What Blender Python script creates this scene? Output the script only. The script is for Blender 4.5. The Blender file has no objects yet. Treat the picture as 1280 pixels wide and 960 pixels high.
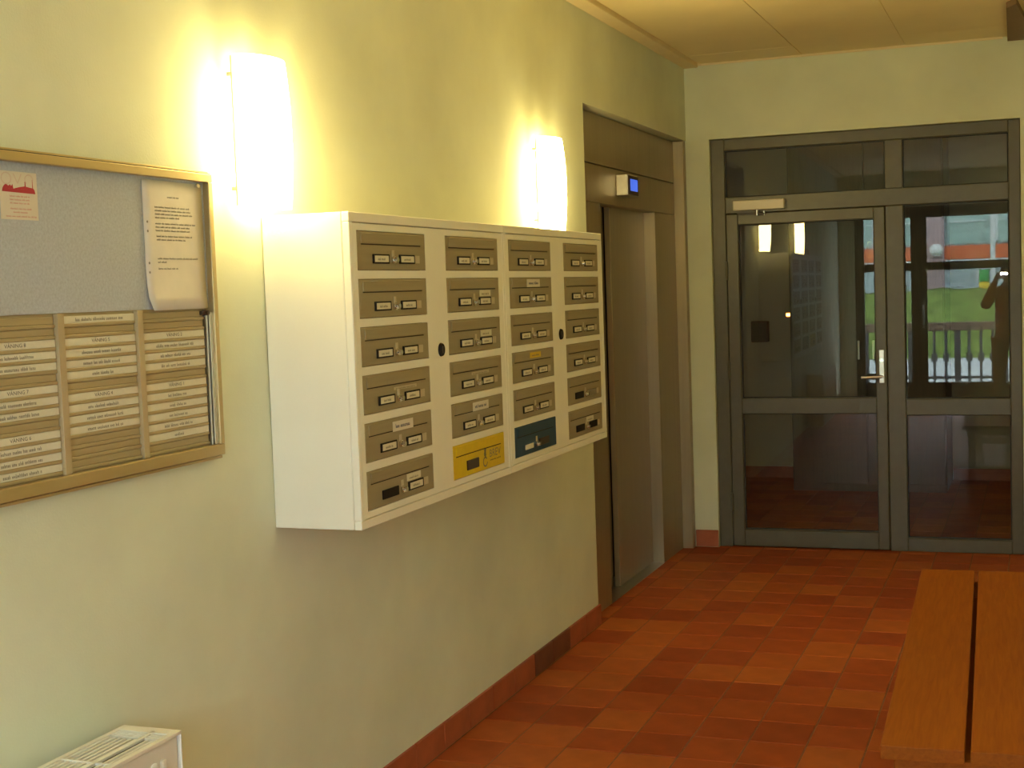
import bpy, bmesh, math, random
from mathutils import Vector, Matrix
random.seed(7)
scene = bpy.context.scene
COL = scene.collection

# ------------------------------------------------------------------ camera
F_PX = 1724.87
cam_data = bpy.data.cameras.new('camera')
cam_data.sensor_width = 36.0
cam_data.lens = F_PX / 1280.0 * 36.0
cam_data.clip_start = 0.02
cam = bpy.data.objects.new('camera', cam_data)
COL.objects.link(cam)
_r = Vector((0.9343589, 0.35458865, -0.03521823))
_u = Vector((0.0090364, 0.07522453, 0.99712568))
_f = Vector((-0.35621873, 0.9319915, -0.0670825))
M = Matrix((( _r.x, _u.x, -_f.x, 1.96586), (_r.y, _u.y, -_f.y, 0.0), (_r.z, _u.z, -_f.z, 1.6), (0, 0, 0, 1)))
cam.matrix_world = M
scene.camera = cam

# ------------------------------------------------------------------ world: pale overcast sky
world = bpy.data.worlds.new('overcast_sky')
scene.world = world
world.use_nodes = True
bg = world.node_tree.nodes['Background']
bg.inputs['Color'].default_value = (0.80, 0.91, 1.0, 1)
bg.inputs['Strength'].default_value = 15.0

# ------------------------------------------------------------------ view
vs = scene.view_settings
scene.display_settings.display_device = 'sRGB'
vs.view_transform = 'Standard'
vs.look = 'None'
vs.gamma = 1.0
vs.use_curve_mapping = False
vs.exposure = 0.58
scene.cycles.max_bounces = 10
scene.cycles.transparent_max_bounces = 16
scene.cycles.sample_clamp_indirect = 6.0
scene.cycles.use_denoising = True
scene.cycles.caustics_reflective = False
scene.cycles.caustics_refractive = False

LAMP_COL = (1.0, 0.78, 0.28)
SHADE_STRENGTH = 40.0
TUBE_STRENGTH = 260.0

# ================================================================== materials
MATS = {}
def new_mat(name):
    m = bpy.data.materials.new(name)
    m.use_nodes = True
    MATS[name] = m
    return m, m.node_tree.nodes, m.node_tree.links, m.node_tree.nodes['Principled BSDF']

def mat(name, col, rough=0.5, metal=0.0, var=0.0, scale=8.0, bump=0.0, bscale=80.0, spec=0.5, stretch=None):
    """plain procedural material: colour with noise variation and fine relief"""
    m, N, L, p = new_mat(name)
    p.inputs['Base Color'].default_value = (*col, 1)
    p.inputs['Roughness'].default_value = rough
    p.inputs['Metallic'].default_value = metal
    p.inputs['Specular IOR Level'].default_value = spec
    tc = N.new('ShaderNodeTexCoord')
    mp = N.new('ShaderNodeMapping')
    L.new(tc.outputs['Object'], mp.inputs['Vector'])
    if stretch: mp.inputs['Scale'].default_value = stretch
    if var > 0:
        n = N.new('ShaderNodeTexNoise'); n.inputs['Scale'].default_value = scale; n.inputs['Detail'].default_value = 5
        L.new(mp.outputs['Vector'], n.inputs['Vector'])
        r = N.new('ShaderNodeValToRGB')
        r.color_ramp.elements[0].position = 0.3; r.color_ramp.elements[1].position = 0.7
        r.color_ramp.elements[0].color = (*[max(0, c * (1 - var)) for c in col], 1)
        r.color_ramp.elements[1].color = (*[min(1, c * (1 + var)) for c in col], 1)
        L.new(n.outputs['Fac'], r.inputs['Fac'])
        L.new(r.outputs['Color'], p.inputs['Base Color'])
    if bump > 0:
        n2 = N.new('ShaderNodeTexNoise'); n2.inputs['Scale'].default_value = bscale; n2.inputs['Detail'].default_value = 3
        L.new(mp.outputs['Vector'], n2.inputs['Vector'])
        b = N.new('ShaderNodeBump'); b.inputs['Strength'].default_value = bump; b.inputs['Distance'].default_value = 0.002
        L.new(n2.outputs['Fac'], b.inputs['Height'])
        L.new(b.outputs['Normal'], p.inputs['Normal'])
    return m

def emit_mat(name, col, strength):
    m, N, L, p = new_mat(name)
    p.inputs['Base Color'].default_value = (*col, 1)
    p.inputs['Emission Color'].default_value = (*col, 1)
    p.inputs['Emission Strength'].default_value = strength
    return m

def tile_mat(name, use_island):
    m, N, L, p = new_mat(name)
    if use_island:
        g = N.new('ShaderNodeNewGeometry'); src = g.outputs['Random Per Island']
    else:
        g = N.new('ShaderNodeObjectInfo'); src = g.outputs['Random']
    r = N.new('ShaderNodeValToRGB')
    cr = r.color_ramp
    cols = [(0.0, (0.31, 0.054, 0.013)), (0.25, (0.36, 0.066, 0.015)), (0.6, (0.40, 0.080, 0.018)), (0.85, (0.45, 0.105, 0.022)), (1.0, (0.48, 0.125, 0.026))]
    cr.elements[0].position, cr.elements[0].color = 0.0, (*cols[0][1], 1)
    cr.elements[1].position, cr.elements[1].color = 1.0, (*cols[-1][1], 1)
    for pos, c in cols[1:-1]:
        e = cr.elements.new(pos); e.color = (*c, 1)
    L.new(src, r.inputs['Fac'])
    tc = N.new('ShaderNodeTexCoord')
    n = N.new('ShaderNodeTexNoise'); n.inputs['Scale'].default_value = 9; n.inputs['Detail'].default_value = 6
    L.new(tc.outputs['Object'], n.inputs['Vector'])
    mx = N.new('ShaderNodeMixRGB'); mx.blend_type = 'OVERLAY'; mx.inputs['Fac'].default_value = 0.35
    L.new(r.outputs['Color'], mx.inputs['Color1']); L.new(n.outputs['Fac'], mx.inputs['Color2'])
    L.new(mx.outputs['Color'], p.inputs['Base Color'])
    p.inputs['Roughness'].default_value = 0.55
    p.inputs['Specular IOR Level'].default_value = 0.3
    b = N.new('ShaderNodeBump'); b.inputs['Strength'].default_value = 0.12; b.inputs['Distance'].default_value = 0.003
    L.new(n.outputs['Fac'], b.inputs['Height']); L.new(b.outputs['Normal'], p.inputs['Normal'])
    return m

def glass_mat(name, base=0.10):
    """thin pane: mostly clear, mirror share grows towards grazing angles; only the outward face mirrors"""
    m, N, L, p = new_mat(name)
    N.remove(p)
    out = N['Material Output']
    tr = N.new('ShaderNodeBsdfTransparent'); tr.inputs['Color'].default_value = (0.90, 0.93, 0.90, 1)
    gl = N.new('ShaderNodeBsdfGlossy'); gl.inputs['Roughness'].default_value = 0.0
    lw = N.new('ShaderNodeLayerWeight'); lw.inputs['Blend'].default_value = 0.5
    pw = N.new('ShaderNodeMath'); pw.operation = 'POWER'; pw.inputs[1].default_value = 5
    L.new(lw.outputs['Facing'], pw.inputs[0])
    ma = N.new('ShaderNodeMath'); ma.operation = 'MULTIPLY_ADD'; ma.inputs[1].default_value = 0.85; ma.inputs[2].default_value = base
    L.new(pw.outputs[0], ma.inputs[0])
    ge = N.new('ShaderNodeNewGeometry')
    iv = N.new('ShaderNodeMath'); iv.operation = 'SUBTRACT'; iv.inputs[0].default_value = 1.0
    L.new(ge.outputs['Backfacing'], iv.inputs[1])
    mu = N.new('ShaderNodeMath'); mu.operation = 'MULTIPLY'
    L.new(ma.outputs[0], mu.inputs[0]); L.new(iv.outputs[0], mu.inputs[1])
    mx = N.new('ShaderNodeMixShader')
    L.new(mu.outputs[0], mx.inputs['Fac']); L.new(tr.outputs[0], mx.inputs[1]); L.new(gl.outputs[0], mx.inputs[2])
    L.new(mx.outputs[0], out.inputs['Surface'])
    return m

def wood_mat(name, c1, c2, rough=0.62, axis=1, scale=6):
    m, N, L, p = new_mat(name)
    tc = N.new('ShaderNodeTexCoord'); mp = N.new('ShaderNodeMapping')
    s = [14.0, 14.0, 14.0]; s[axis] = 0.9
    mp.inputs['Scale'].default_value = s
    L.new(tc.outputs['Object'], mp.inputs['Vector'])
    n = N.new('ShaderNodeTexNoise'); n.inputs['Scale'].default_value = scale; n.inputs['Detail'].default_value = 7; n.inputs['Distortion'].default_value = 0.6
    L.new(mp.outputs['Vector'], n.inputs['Vector'])
    r = N.new('ShaderNodeValToRGB')
    r.color_ramp.elements[0].position = 0.3; r.color_ramp.elements[0].color = (*c1, 1)
    r.color_ramp.elements[1].position = 0.72; r.color_ramp.elements[1].color = (*c2, 1)
    L.new(n.outputs['Fac'], r.inputs['Fac']); L.new(r.outputs['Color'], p.inputs['Base Color'])
    p.inputs['Roughness'].default_value = rough
    p.inputs['Specular IOR Level'].default_value = 0.2
    b = N.new('ShaderNodeBump'); b.inputs['Strength'].default_value = 0.1; b.inputs['Distance'].default_value = 0.001
    L.new(n.outputs['Fac'], b.inputs['Height']); L.new(b.outputs['Normal'], p.inputs['Normal'])
    return m

mat('wall', (0.735, 0.77, 0.61), 0.85, var=0.085, scale=2.2, bump=0.25, bscale=160)
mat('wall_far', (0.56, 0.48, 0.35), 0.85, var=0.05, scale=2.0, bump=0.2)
mat('ceiling', (0.90, 0.76, 0.45), 0.8, var=0.03, scale=3, bump=0.15)
mat('ceiling_trim', (0.82, 0.69, 0.44), 0.75, var=0.03)
mat('grout', (0.25, 0.115, 0.06), 0.9, var=0.15, scale=30)
mat('light_grout', (0.46, 0.33, 0.20), 0.9, var=0.1, scale=30)
tile_mat('tile', False)
tile_mat('tile_far', True)
mat('skirting_tile', (0.40, 0.105, 0.045), 0.5, var=0.14, scale=12)
mat('skirting_tile_dark', (0.17, 0.058, 0.034), 0.5, var=0.14, scale=12)
mat('frame_paint', (0.115, 0.105, 0.078), 0.38, var=0.06, scale=20)
mat('gasket', (0.02, 0.02, 0.02), 0.6, var=0.1)
glass_mat('door_glass', 0.07)
glass_mat('entrance_glass', 0.07)
mat('elevator_steel', (0.40, 0.33, 0.22), 0.42, metal=0.55, var=0.05, scale=30, stretch=(1, 1, 0.05))
mat('elevator_door', (0.40, 0.34, 0.25), 0.34, metal=0.45, var=0.05, scale=30, stretch=(1, 1, 0.05))
mat('brushed_metal', (0.62, 0.60, 0.56), 0.3, metal=1.0, var=0.05, scale=60)
mat('chrome', (0.78, 0.77, 0.74), 0.15, metal=1.0, var=0.03)
mat('cabinet_white', (0.90, 0.88, 0.78), 0.42, var=0.02, scale=5)
mat('mail_door', (0.36, 0.30, 0.19), 0.42, metal=0.2, var=0.05, scale=60, stretch=(1, 0.05, 1))
mat('mail_door_yellow', (0.72, 0.50, 0.015), 0.42, var=0.04, scale=30)
mat('mail_door_blue', (0.015, 0.055, 0.115), 0.42, var=0.06, scale=30)
mat('slot_dark', (0.03, 0.022, 0.014), 0.7, var=0.1)
mat('plate_black', (0.012, 0.010, 0.010), 0.6, var=0.1, spec=0.2)
mat('plate_brown', (0.055, 0.03, 0.022), 0.4, var=0.1)
mat('card', (0.74, 0.70, 0.56), 0.7, var=0.04, scale=60)
mat('clear_tag', (0.55, 0.47, 0.33), 0.4, var=0.05, scale=60)
mat('paper', (0.76, 0.71, 0.64), 0.75, var=0.03, scale=20)
mat('flyer_paper', (0.70, 0.63, 0.53), 0.75, var=0.03, scale=20)
mat('ink', (0.07, 0.065, 0.06), 0.8, var=0.1)
mat('ink_soft', (0.25, 0.22, 0.17), 0.8, var=0.1)
mat('ink_blue', (0.05, 0.06, 0.16), 0.8, var=0.1)
mat('ink_red', (0.44, 0.035, 0.05), 0.8, var=0.08)
mat('ink_red_soft', (0.60, 0.27, 0.22), 0.8, var=0.08)
mat('ink_pink', (0.64, 0.50, 0.42), 0.8, var=0.05)
mat('felt', (0.47, 0.50, 0.56), 0.95, var=0.10, scale=160, bump=0.5, bscale=400)
mat('board_frame', (0.52, 0.40, 0.20), 0.36, metal=0.55, var=0.04, scale=40, stretch=(1, 0.1, 1))
mat('board_rail', (0.42, 0.325, 0.17), 0.5, var=0.06, scale=60, stretch=(1, 0.05, 1))
mat('board_divider', (0.46, 0.36, 0.21), 0.5, var=0.04)
mat('radiator', (0.76, 0.73, 0.65), 0.4, var=0.02, scale=8)
mat('radiator_gap_shade', (0.06, 0.05, 0.04), 0.7, var=0.1)
wood_mat('bench_wood', (0.235, 0.056, 0.002), (0.310, 0.085, 0.004), 0.65, axis=1)
mat('bench_steel', (0.06, 0.05, 0.045), 0.5, metal=0.3, var=0.1)
mat('brown_trunk', (0.22, 0.135, 0.075), 0.6, var=0.06)
mat('lamp_white', (0.85, 0.83, 0.78), 0.4, var=0.02)
emit_mat('lamp_shade', LAMP_COL, SHADE_STRENGTH)
emit_mat('lamp_tube', LAMP_COL, TUBE_STRENGTH)
emit_mat('screen_blue', (0.06, 0.14, 0.72), 0.7)
emit_mat('switch_glow', (1.0, 0.25, 0.04), 30.0)
emit_mat('flash_glow', (0.85, 0.93, 1.0), 1300.0)
mat('closer_white', (0.80, 0.74, 0.63), 0.4, var=0.02)
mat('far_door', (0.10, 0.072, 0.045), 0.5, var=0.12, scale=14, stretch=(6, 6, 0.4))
mat('dark_red_box', (0.085, 0.03, 0.024), 0.5, var=0.1)
mat('switch_plate', (0.5, 0.48, 0.43), 0.5, var=0.03)
mat('entrance_wood', (0.085, 0.055, 0.032), 0.5, var=0.15, scale=10, stretch=(5, 5, 0.4))
mat('pavement', (0.42, 0.43, 0.44), 0.9, var=0.08, scale=3)
mat('grass', (0.12, 0.17, 0.028), 0.9, var=0.35, scale=5, bump=0.6, bscale=30)
mat('facade_pink', (0.34, 0.24, 0.24), 0.85, var=0.05, scale=3)
mat('facade_white', (0.72, 0.73, 0.72), 0.8, var=0.04)
mat('facade_orange', (0.56, 0.13, 0.045), 0.8, var=0.06)
mat('facade_teal', (0.27, 0.38, 0.34), 0.35, var=0.10, scale=2)
mat('facade_grey', (0.38, 0.45, 0.46), 0.6, var=0.08, scale=2)
mat('fence_iron', (0.045, 0.04, 0.038), 0.5, var=0.1)
mat('fence_rail', (0.13, 0.075, 0.045), 0.6, var=0.12, scale=12)
mat('sign_green', (0.03, 0.30, 0.07), 0.6, var=0.05)
mat('sign_yellow', (0.75, 0.55, 0.03), 0.6, var=0.05)
mat('globe', (0.85, 0.85, 0.82), 0.3, var=0.02)
mat('skin', (0.58, 0.36, 0.26), 0.55, var=0.05, scale=20)
mat('jacket', (0.60, 0.30, 0.09), 0.7, var=0.15, scale=14, bump=0.4, bscale=40)
mat('trousers', (0.28, 0.15, 0.06), 0.8, var=0.15, scale=20, bump=0.3, bscale=60)
mat('hair', (0.05, 0.032, 0.02), 0.6, var=0.25, scale=60, stretch=(1, 1, 0.2))
mat('shoe', (0.035, 0.028, 0.024), 0.4, var=0.1)
mat('eye', (0.04, 0.03, 0.025), 0.2, var=0.05)
mat('camera_silver', (0.5, 0.5, 0.5), 0.3, metal=0.7, var=0.03)

# ================================================================== mesh helpers
def add_box(bm, lo, hi, bevel=0.0, seg=1):
    x0, y0, z0 = lo; x1, y1, z1 = hi
    v = [bm.verts.new(c) for c in ((x0, y0, z0), (x1, y0, z0), (x1, y1, z0), (x0, y1, z0), (x0, y0, z1), (x1, y0, z1), (x1, y1, z1), (x0, y1, z1))]
    fs = [bm.faces.new([v[i] for i in q]) for q in ((3, 2, 1, 0), (4, 5, 6, 7), (0, 1, 5, 4), (1, 2, 6, 5), (2, 3, 7, 6), (3, 0, 4, 7))]
    if bevel > 0:
        es = list({e for f in fs for e in f.edges})
        bmesh.ops.bevel(bm, geom=es, offset=bevel, segments=seg, affect='EDGES', profile=0.5)
    return v

def add_prism(bm, pts, z0, z1):
    """pts: xy outline (counter-clockwise), extruded from z0 to z1"""
    a = [bm.verts.new((x, y, z0)) for x, y in pts]
    b = [bm.verts.new((x, y, z1)) for x, y in pts]
    n = len(pts)
    bm.faces.new(a[::-1]); bm.faces.new(b)
    for i in range(n):
        j = (i + 1) % n
        bm.faces.new((a[i], a[j], b[j], b[i]))

def add_cyl(bm, p0, p1, r0, r1=None, seg=16):
    r1 = r0 if r1 is None else r1
    p0 = Vector(p0); p1 = Vector(p1)
    d = (p1 - p0).normalized()
    a = d.orthogonal().normalized(); b = d.cross(a)
    ring = []
    for p, r in ((p0, r0), (p1, r1)):
        ring.append([bm.verts.new(p + a * r * math.cos(2 * math.pi * k / seg) + b * r * math.sin(2 * math.pi * k / seg)) for k in range(seg)])
    for k in range(seg):
        j = (k + 1) % seg
        bm.faces.new((ring[0][k], ring[0][j], ring[1][j], ring[1][k]))
    bm.faces.new(ring[0][::-1]); bm.faces.new(ring[1])

def add_sphere(bm, c, r, seg=16, rings=10, scale=(1, 1, 1)):
    res = bmesh.ops.create_uvsphere(bm, u_segments=seg, v_segments=rings, radius=r)
    for v in res['verts']:
        v.co = Vector((v.co.x * scale[0], v.co.y * scale[1], v.co.z * scale[2])) + Vector(c)

def mesh_of(name, build, shift=(0, 0, 0), smooth=False):
    bm = bmesh.new()
    build(bm)
    if any(shift):
        bmesh.ops.translate(bm, verts=bm.verts, vec=Vector(shift))
    bmesh.ops.recalc_face_normals(bm, faces=bm.faces)
    me = bpy.data.meshes.new(name)
    bm.to_mesh(me); bm.free()
    if smooth:
        for p in me.polygons: p.use_smooth = True
    return me

def link(name, me, material=None, parent=None, loc=(0, 0, 0), rot=(0, 0, 0)):
    o = bpy.data.objects.new(name, me)
    COL.objects.link(o)
    o.location = loc; o.rotation_euler = rot
    if parent is not None: o.parent = parent
    if material is not None and me is not None and len(me.materials) == 0:
        me.materials.append(MATS[material])
    return o

def tag(o, label=None, cat=None, group=None, kind=None):
    if label: o['label'] = label
    if cat: o['category'] = cat
    if group: o['group'] = group
    if kind: o['kind'] = kind
    return o

def thing(name, label, cat, loc=(0, 0, 0), rz=0.0, group=None):
    o = bpy.data.objects.new(name, None)
    o.empty_display_size = 0.1
    COL.objects.link(o)
    o.location = loc; o.rotation_euler = (0, 0, rz)
    return tag(o, label, cat, group)

def boxes(name, material, parent, lst, bevel=0.0, seg=1, origin=(0, 0, 0), label=None):
    """one mesh of boxes given in (lo, hi) pairs, coordinates relative to origin"""
    sh = tuple(-c for c in origin)
    o = link(name, mesh_of(name, lambda bm: [add_box(bm, lo, hi, bevel, seg) for lo, hi in lst], sh), material, parent)
    if label: o['label'] = label
    return o

def struct(name, material, lst, bevel=0.0, parent=None, loc=(0, 0, 0), rz=0.0):
    o = boxes(name, material, parent, lst, bevel)
    o.location = loc; o.rotation_euler = (0, 0, rz)
    if parent is None: o['kind'] = 'structure'
    return o

def text_mesh(txt, size, name='lettering'):
    cu = bpy.data.curves.new(name, 'FONT')
    cu.body = txt; cu.size = size; cu.align_x = 'CENTER'; cu.align_y = 'CENTER'; cu.resolution_u = 2
    ob = bpy.data.objects.new(name, cu); COL.objects.link(ob)
    dg = bpy.context.evaluated_depsgraph_get(); dg.update()
    me = bpy.data.meshes.new_from_object(ob.evaluated_get(dg))
    bpy.data.objects.remove(ob); bpy.data.curves.remove(cu)
    return me

def text_on_left(txt, size, material, parent, loc, stretch_y=1.15):
    """lettering on a surface that faces +x: text runs along +y, stands along +z"""
    me = text_mesh(txt, size)
    for v in me.vertices:
        v.co = Vector((0, v.co.x * stretch_y, v.co.y))
    me.materials.clear()
    return link('lettering', me, material, parent, loc)

def scribble(bm, y0, z0, width, h, rng, x=0.0, words=None):
    """a line of small blurred writing: rows of short strokes grouped in words, on a +x face"""
    y = y0; end = y0 + width
    while y < end - 0.3 * h:
        n = rng.randint(3, 9)
        for k in range(n):
            if y > end: break
            w = h * rng.uniform(0.30, 0.55)
            hh = h * (rng.choice((0.55, 0.6, 0.6, 0.95)))
            t = h * 0.17
            for a, b, c, d in ((y, z0, y + t, z0 + hh), (y + w - t, z0, y + w, z0 + min(hh, 0.6 * h))):
                v = [bm.verts.new((x, a, b)), bm.verts.new((x, c, b)), bm.verts.new((x, c, d)), bm.verts.new((x, a, d))]
                bm.faces.new(v)
            zb = z0 + rng.choice((0, 0.22, 0.45)) * h
            v = [bm.verts.new((x, y, zb)), bm.verts.new((x, y + w, zb)), bm.verts.new((x, y + w, zb + t)), bm.verts.new((x, y, zb + t))]
            bm.faces.new(v)
            y += w + h * 0.16
        y += h * 0.5

def writing(name, material, parent, lines, h, x=0.0, seed=1):
    rng = random.Random(seed)
    me = mesh_of(name, lambda bm: [scribble(bm, y, z, w, h, rng, x) for y, z, w in lines])
    return link(name, me, material, parent)

# ================================================================== constants of the place
YB = 8.2125; TH = 0.0208; ZC = 2.9124
YE = -1.5          # entrance wall behind the photographer
XR = 2.5           # right wall

# ================================================================== structure: walls
struct('wall_left', 'wall', [((-0.30, YE - 0.2, 0), (0, 6.19, ZC + 0.1)), ((-0.30, 6.19, 2.462), (0, 8.30, ZC + 0.1)), ((-0.45, 6.0, 0), (-0.30, 8.4, ZC + 0.1))])
struct('wall_right', 'wall', [((XR, YE - 0.2, 0), (XR + 0.2, 8.5, ZC + 0.1))])
BACK = dict(loc=(0, YB, 0), rz=TH)
struct('wall_back', 'wall', [((-0.29, 0, 0), (0.14, 0.18, ZC + 0.1)), ((0.14, 0, 2.462), (1.886, 0.18, ZC + 0.1)), ((1.886, 0, 0), (XR + 0.1, 0.18, ZC + 0.1))], **BACK)

# ceiling slab, gypsum panels, edge strip
ceil = struct('ceiling', 'ceiling', [((-0.3, YE - 0.2, ZC + 0.006), (XR + 0.2, 8.45, ZC + 0.12))])
PANEL = {}
xs = [0.10, 0.70, 1.28, 1.86, XR]
ys = [YE, -0.50, 0.70, 1.90, 3.10, 4.30, 5.50, 6.70, 7.90, 8.30]
for i in range(len(xs) - 1):
    for j in range(len(ys) - 1):
        w, l = xs[i + 1] - xs[i], ys[j + 1] - ys[j]
        k = (round(w, 3), round(l, 3))
        if k not in PANEL:
            PANEL[k] = mesh_of('ceiling_panel', lambda bm: add_box(bm, (0.0012, 0.0012, 0), (k[0] - 0.0012, k[1] - 0.0012, 0.012), 0.0015))
        link('ceiling_panel', PANEL[k], 'ceiling', ceil, (xs[i], ys[j], ZC + random.uniform(-0.0012, 0.0012)))
struct('trim_1', 'ceiling_trim', [((0.0, YE, ZC - 0.022), (0.085, 8.21, ZC + 0.01))], 0.003)
struct('trim_2', 'ceiling_trim', [((0.086, -0.010, ZC - 0.012), (1.80, 0.0, ZC + 0.01))], 0.002, **BACK)

# floor: grout bed and tiles
floor = struct('floor', 'grout', [((-0.30, YE - 0.2, -0.10), (XR + 0.2, 8.48, -0.0025))])
TP, TX = 0.2335, 0.2
tile_me = mesh_of('floor_tile', lambda bm: add_box(bm, (0.003, 0.003, -0.02), (TX - 0.003, TP - 0.003, 0), 0.0018))
y_first = 4.706 - 27 * TP
tiles = []
for j in range(45):
    for i in range(-2, 15):
        x, y = 0.007 + i * TX, y_first + j * TP
        if y > 8.40 or x > XR - 0.05: continue
        if x < -0.01 and y < 6.1: continue
        tiles.append((x, y))
near = [(x, y) for x, y in tiles if y > 3.55 and x < 2.15]
rest = [t for t in tiles if t not in set(near)]
rng = random.Random(3)
for x, y in near:
    link('floor_tile', tile_me, 'tile', floor, (x, y, rng.uniform(-0.0008, 0.0004)))
def _rest(bm):
    for x, y in rest:
        add_box(bm, (x + 0.003, y + 0.003, -0.02), (x + TX - 0.003, y + TP - 0.003, 0))
tag(link('floor_tiles_rest', mesh_of('floor_tiles_rest', _rest), 'tile_far', floor), kind='stuff')

# tiled skirting
sk = struct('baseboard_left', 'light_grout', [((0, YE, 0), (0.006, 6.185, 0.096))])
sk_me = mesh_of('skirting_tile', lambda bm: add_box(bm, (0, 0.002, 0.004), (0.011, TP - 0.002, 0.098), 0.0012))
sk_dark = sk_me.copy(); sk_dark.name = 'skirting_tile_dark'
sk_me.materials.append(MATS['skirting_tile']); sk_dark.materials.append(MATS['skirting_tile_dark'])
for k in range(-26, 6):
    y = 4.802 + k * TP
    dark = k in (2, 3)
    link('skirting_tile', sk_dark if dark else sk_me, None, sk, (0, y, 0))
sb = struct('baseboard_back', 'light_grout', [((0.0, -0.006, 0), (0.14, 0, 0.100)), ((1.89, -0.006, 0), (XR, 0, 0.100))], **BACK)
boxes('skirting_tile', 'skirting_tile', sb, [((0.002, -0.011, 0.004), (0.138, 0, 0.104))], 0.0012)
for k in range(2):
    x = 1.892 + k * TP
    boxes('skirting_tile', 'skirting_tile', sb, [((x, -0.011, 0.004), (x + TP - 0.004, 0, 0.104))], 0.0012)

# brown trunking under the ceiling, upper right corner
tr = link('ceiling_trunking', mesh_of('ceiling_trunking', lambda bm: add_prism(bm, [(1.838, 7.22), (1.885, 7.12), (1.925, 7.66), (1.965, 8.235), (1.825, 8.232)], ZC - 0.030, ZC)), 'brown_trunk')
tag(tr, 'brown trunking under the ceiling above the right end of the glass door frame', 'trunking')

# ================================================================== glazed door wall
def backbox(lst): return lst
fr = thing('glazed_door_frame', 'dark olive metal frame with glass sidelight and transom panes filling the end wall', 'door frame', (0, YB, 0), TH)
D0, D1 = 0.035, 0.105      # depth range of the fixed frame behind the wall face
boxes('jamb', 'frame_paint', fr, [((0.141, D0, 0), (0.222, D1, 2.461))], 0.004)
boxes('jamb', 'frame_paint', fr, [((1.822, D0, 0), (1.885, D1, 2.461))], 0.004)
boxes('head', 'frame_paint', fr, [((0.222, D0, 2.392), (1.822, D1, 2.461))], 0.004)
boxes('transom_rail', 'frame_paint', fr, [((0.222, D0, 2.016), (1.822, D1, 2.114))], 0.004)
boxes('mullion', 'frame_paint', fr, [((1.150, D0, 0), (1.250, D1, 2.016)), ((1.150, D0, 2.114), (1.250, D1, 2.392))], 0.004)
boxes('sidelight_rail', 'frame_paint', fr, [((1.250, D0, 0.800), (1.822, D1, 0.895))], 0.004)
boxes('sidelight_sill', 'frame_paint', fr, [((1.250, D0, 0.0), (1.822, D1, 0.077))], 0.004)
def pane(parent, x0, x1, z0, z1, y=0.078):
    o = boxes('pane', 'door_glass', parent, [((x0 - 0.008, y, z0 - 0.008), (x1 + 0.008, y + 0.006, z1 + 0.008))])
    t = 0.006
    boxes('gasket', 'gasket', o, [((x0, y - 0.006, z0), (x0 + t, y, z1)), ((x1 - t, y - 0.006, z0), (x1, y, z1)),
                                  ((x0 + t, y - 0.006, z0), (x1 - t, y, z0 + t)), ((x0 + t, y - 0.006, z1 - t), (x1 - t, y, z1))])
    return o
pane(fr, 0.222, 1.150, 2.114, 2.392)
pane(fr, 1.250, 1.822, 2.114, 2.392)
pane(fr, 1.250, 1.822, 0.895, 2.016)
pane(fr, 1.250, 1.822, 0.077, 0.800)

dr = thing('glazed_door', 'dark olive metal door leaf with two tall glass panes beside the sidelight', 'door', (0, YB, 0), TH)
L0, L1 = 0.028, 0.092
boxes('stile', 'frame_paint', dr, [((0.226, L0, 0.006), (0.296, L1, 2.012))], 0.004)
boxes('stile', 'frame_paint', dr, [((1.084, L0, 0.006), (1.146, L1, 2.012))], 0.004)
boxes('top_rail', 'frame_paint', dr, [((0.296, L0, 1.947), (1.084, L1, 2.012))], 0.004)
boxes('lock_rail', 'frame_paint', dr, [((0.296, L0, 0.812), (1.084, L1, 0.905))], 0.004)
boxes('bottom_rail', 'frame_paint', dr, [((0.296, L0, 0.006), (1.084, L1, 0.107))], 0.004)
pane(dr, 0.296, 1.084, 0.905, 1.947, 0.070)
pane(dr, 0.296, 1.084, 0.107, 0.812, 0.070)
for z in (0.22, 1.02, 1.62):
    link('hinge', mesh_of('hinge', lambda bm: add_cyl(bm, (0.224, 0.020, z), (0.224, 0.020, z + 0.11), 0.009, seg=12), smooth=False), 'frame_paint', dr)
hd = boxes('handle_plate', 'brushed_metal', dr, [((1.102, 0.021, 0.990), (1.132, 0.028, 1.185))], 0.003, label='brushed metal handle plate')
def _lever(bm):
    add_cyl(bm, (1.117, 0.022, 1.030), (1.117, -0.032, 1.030), 0.009)
    add_cyl(bm, (1.122, -0.030, 1.030), (1.005, -0.030, 1.027), 0.008)
link('lever', mesh_of('lever', _lever), 'brushed_metal', hd)
link('keyhole', mesh_of('keyhole', lambda bm: add_cyl(bm, (1.117, 0.0215, 1.125), (1.117, 0.016, 1.125), 0.012)), 'chrome', hd)

dc = thing('door_closer', 'pale box shaped door closer with folding arm above the glass door', 'door closer', (0, YB, 0), TH)
boxes('closer_body', 'closer_white', dc, [((0.278, -0.025, 2.030), (0.580, 0.034, 2.088))], 0.005, 2)
def _arm(bm):
    add_box(bm, (0.30, -0.006, 2.006), (0.43, 0.006, 2.018))
    add_box(bm, (0.41, -0.006, 2.000), (0.46, 0.025, 2.010))
link('closer_arm', mesh_of('closer_arm', _arm), 'bench_steel', dc)
link('pivot', mesh_of('pivot', lambda bm: add_cyl(bm, (0.415, 0.0, 1.996), (0.415, 0.0, 2.030), 0.010)), 'chrome', dc)
link('pivot', mesh_of('pivot', lambda bm: add_cyl(bm, (0.455, 0.012, 1.996), (0.455, 0.012, 2.022), 0.011)), 'chrome', dc)

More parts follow.
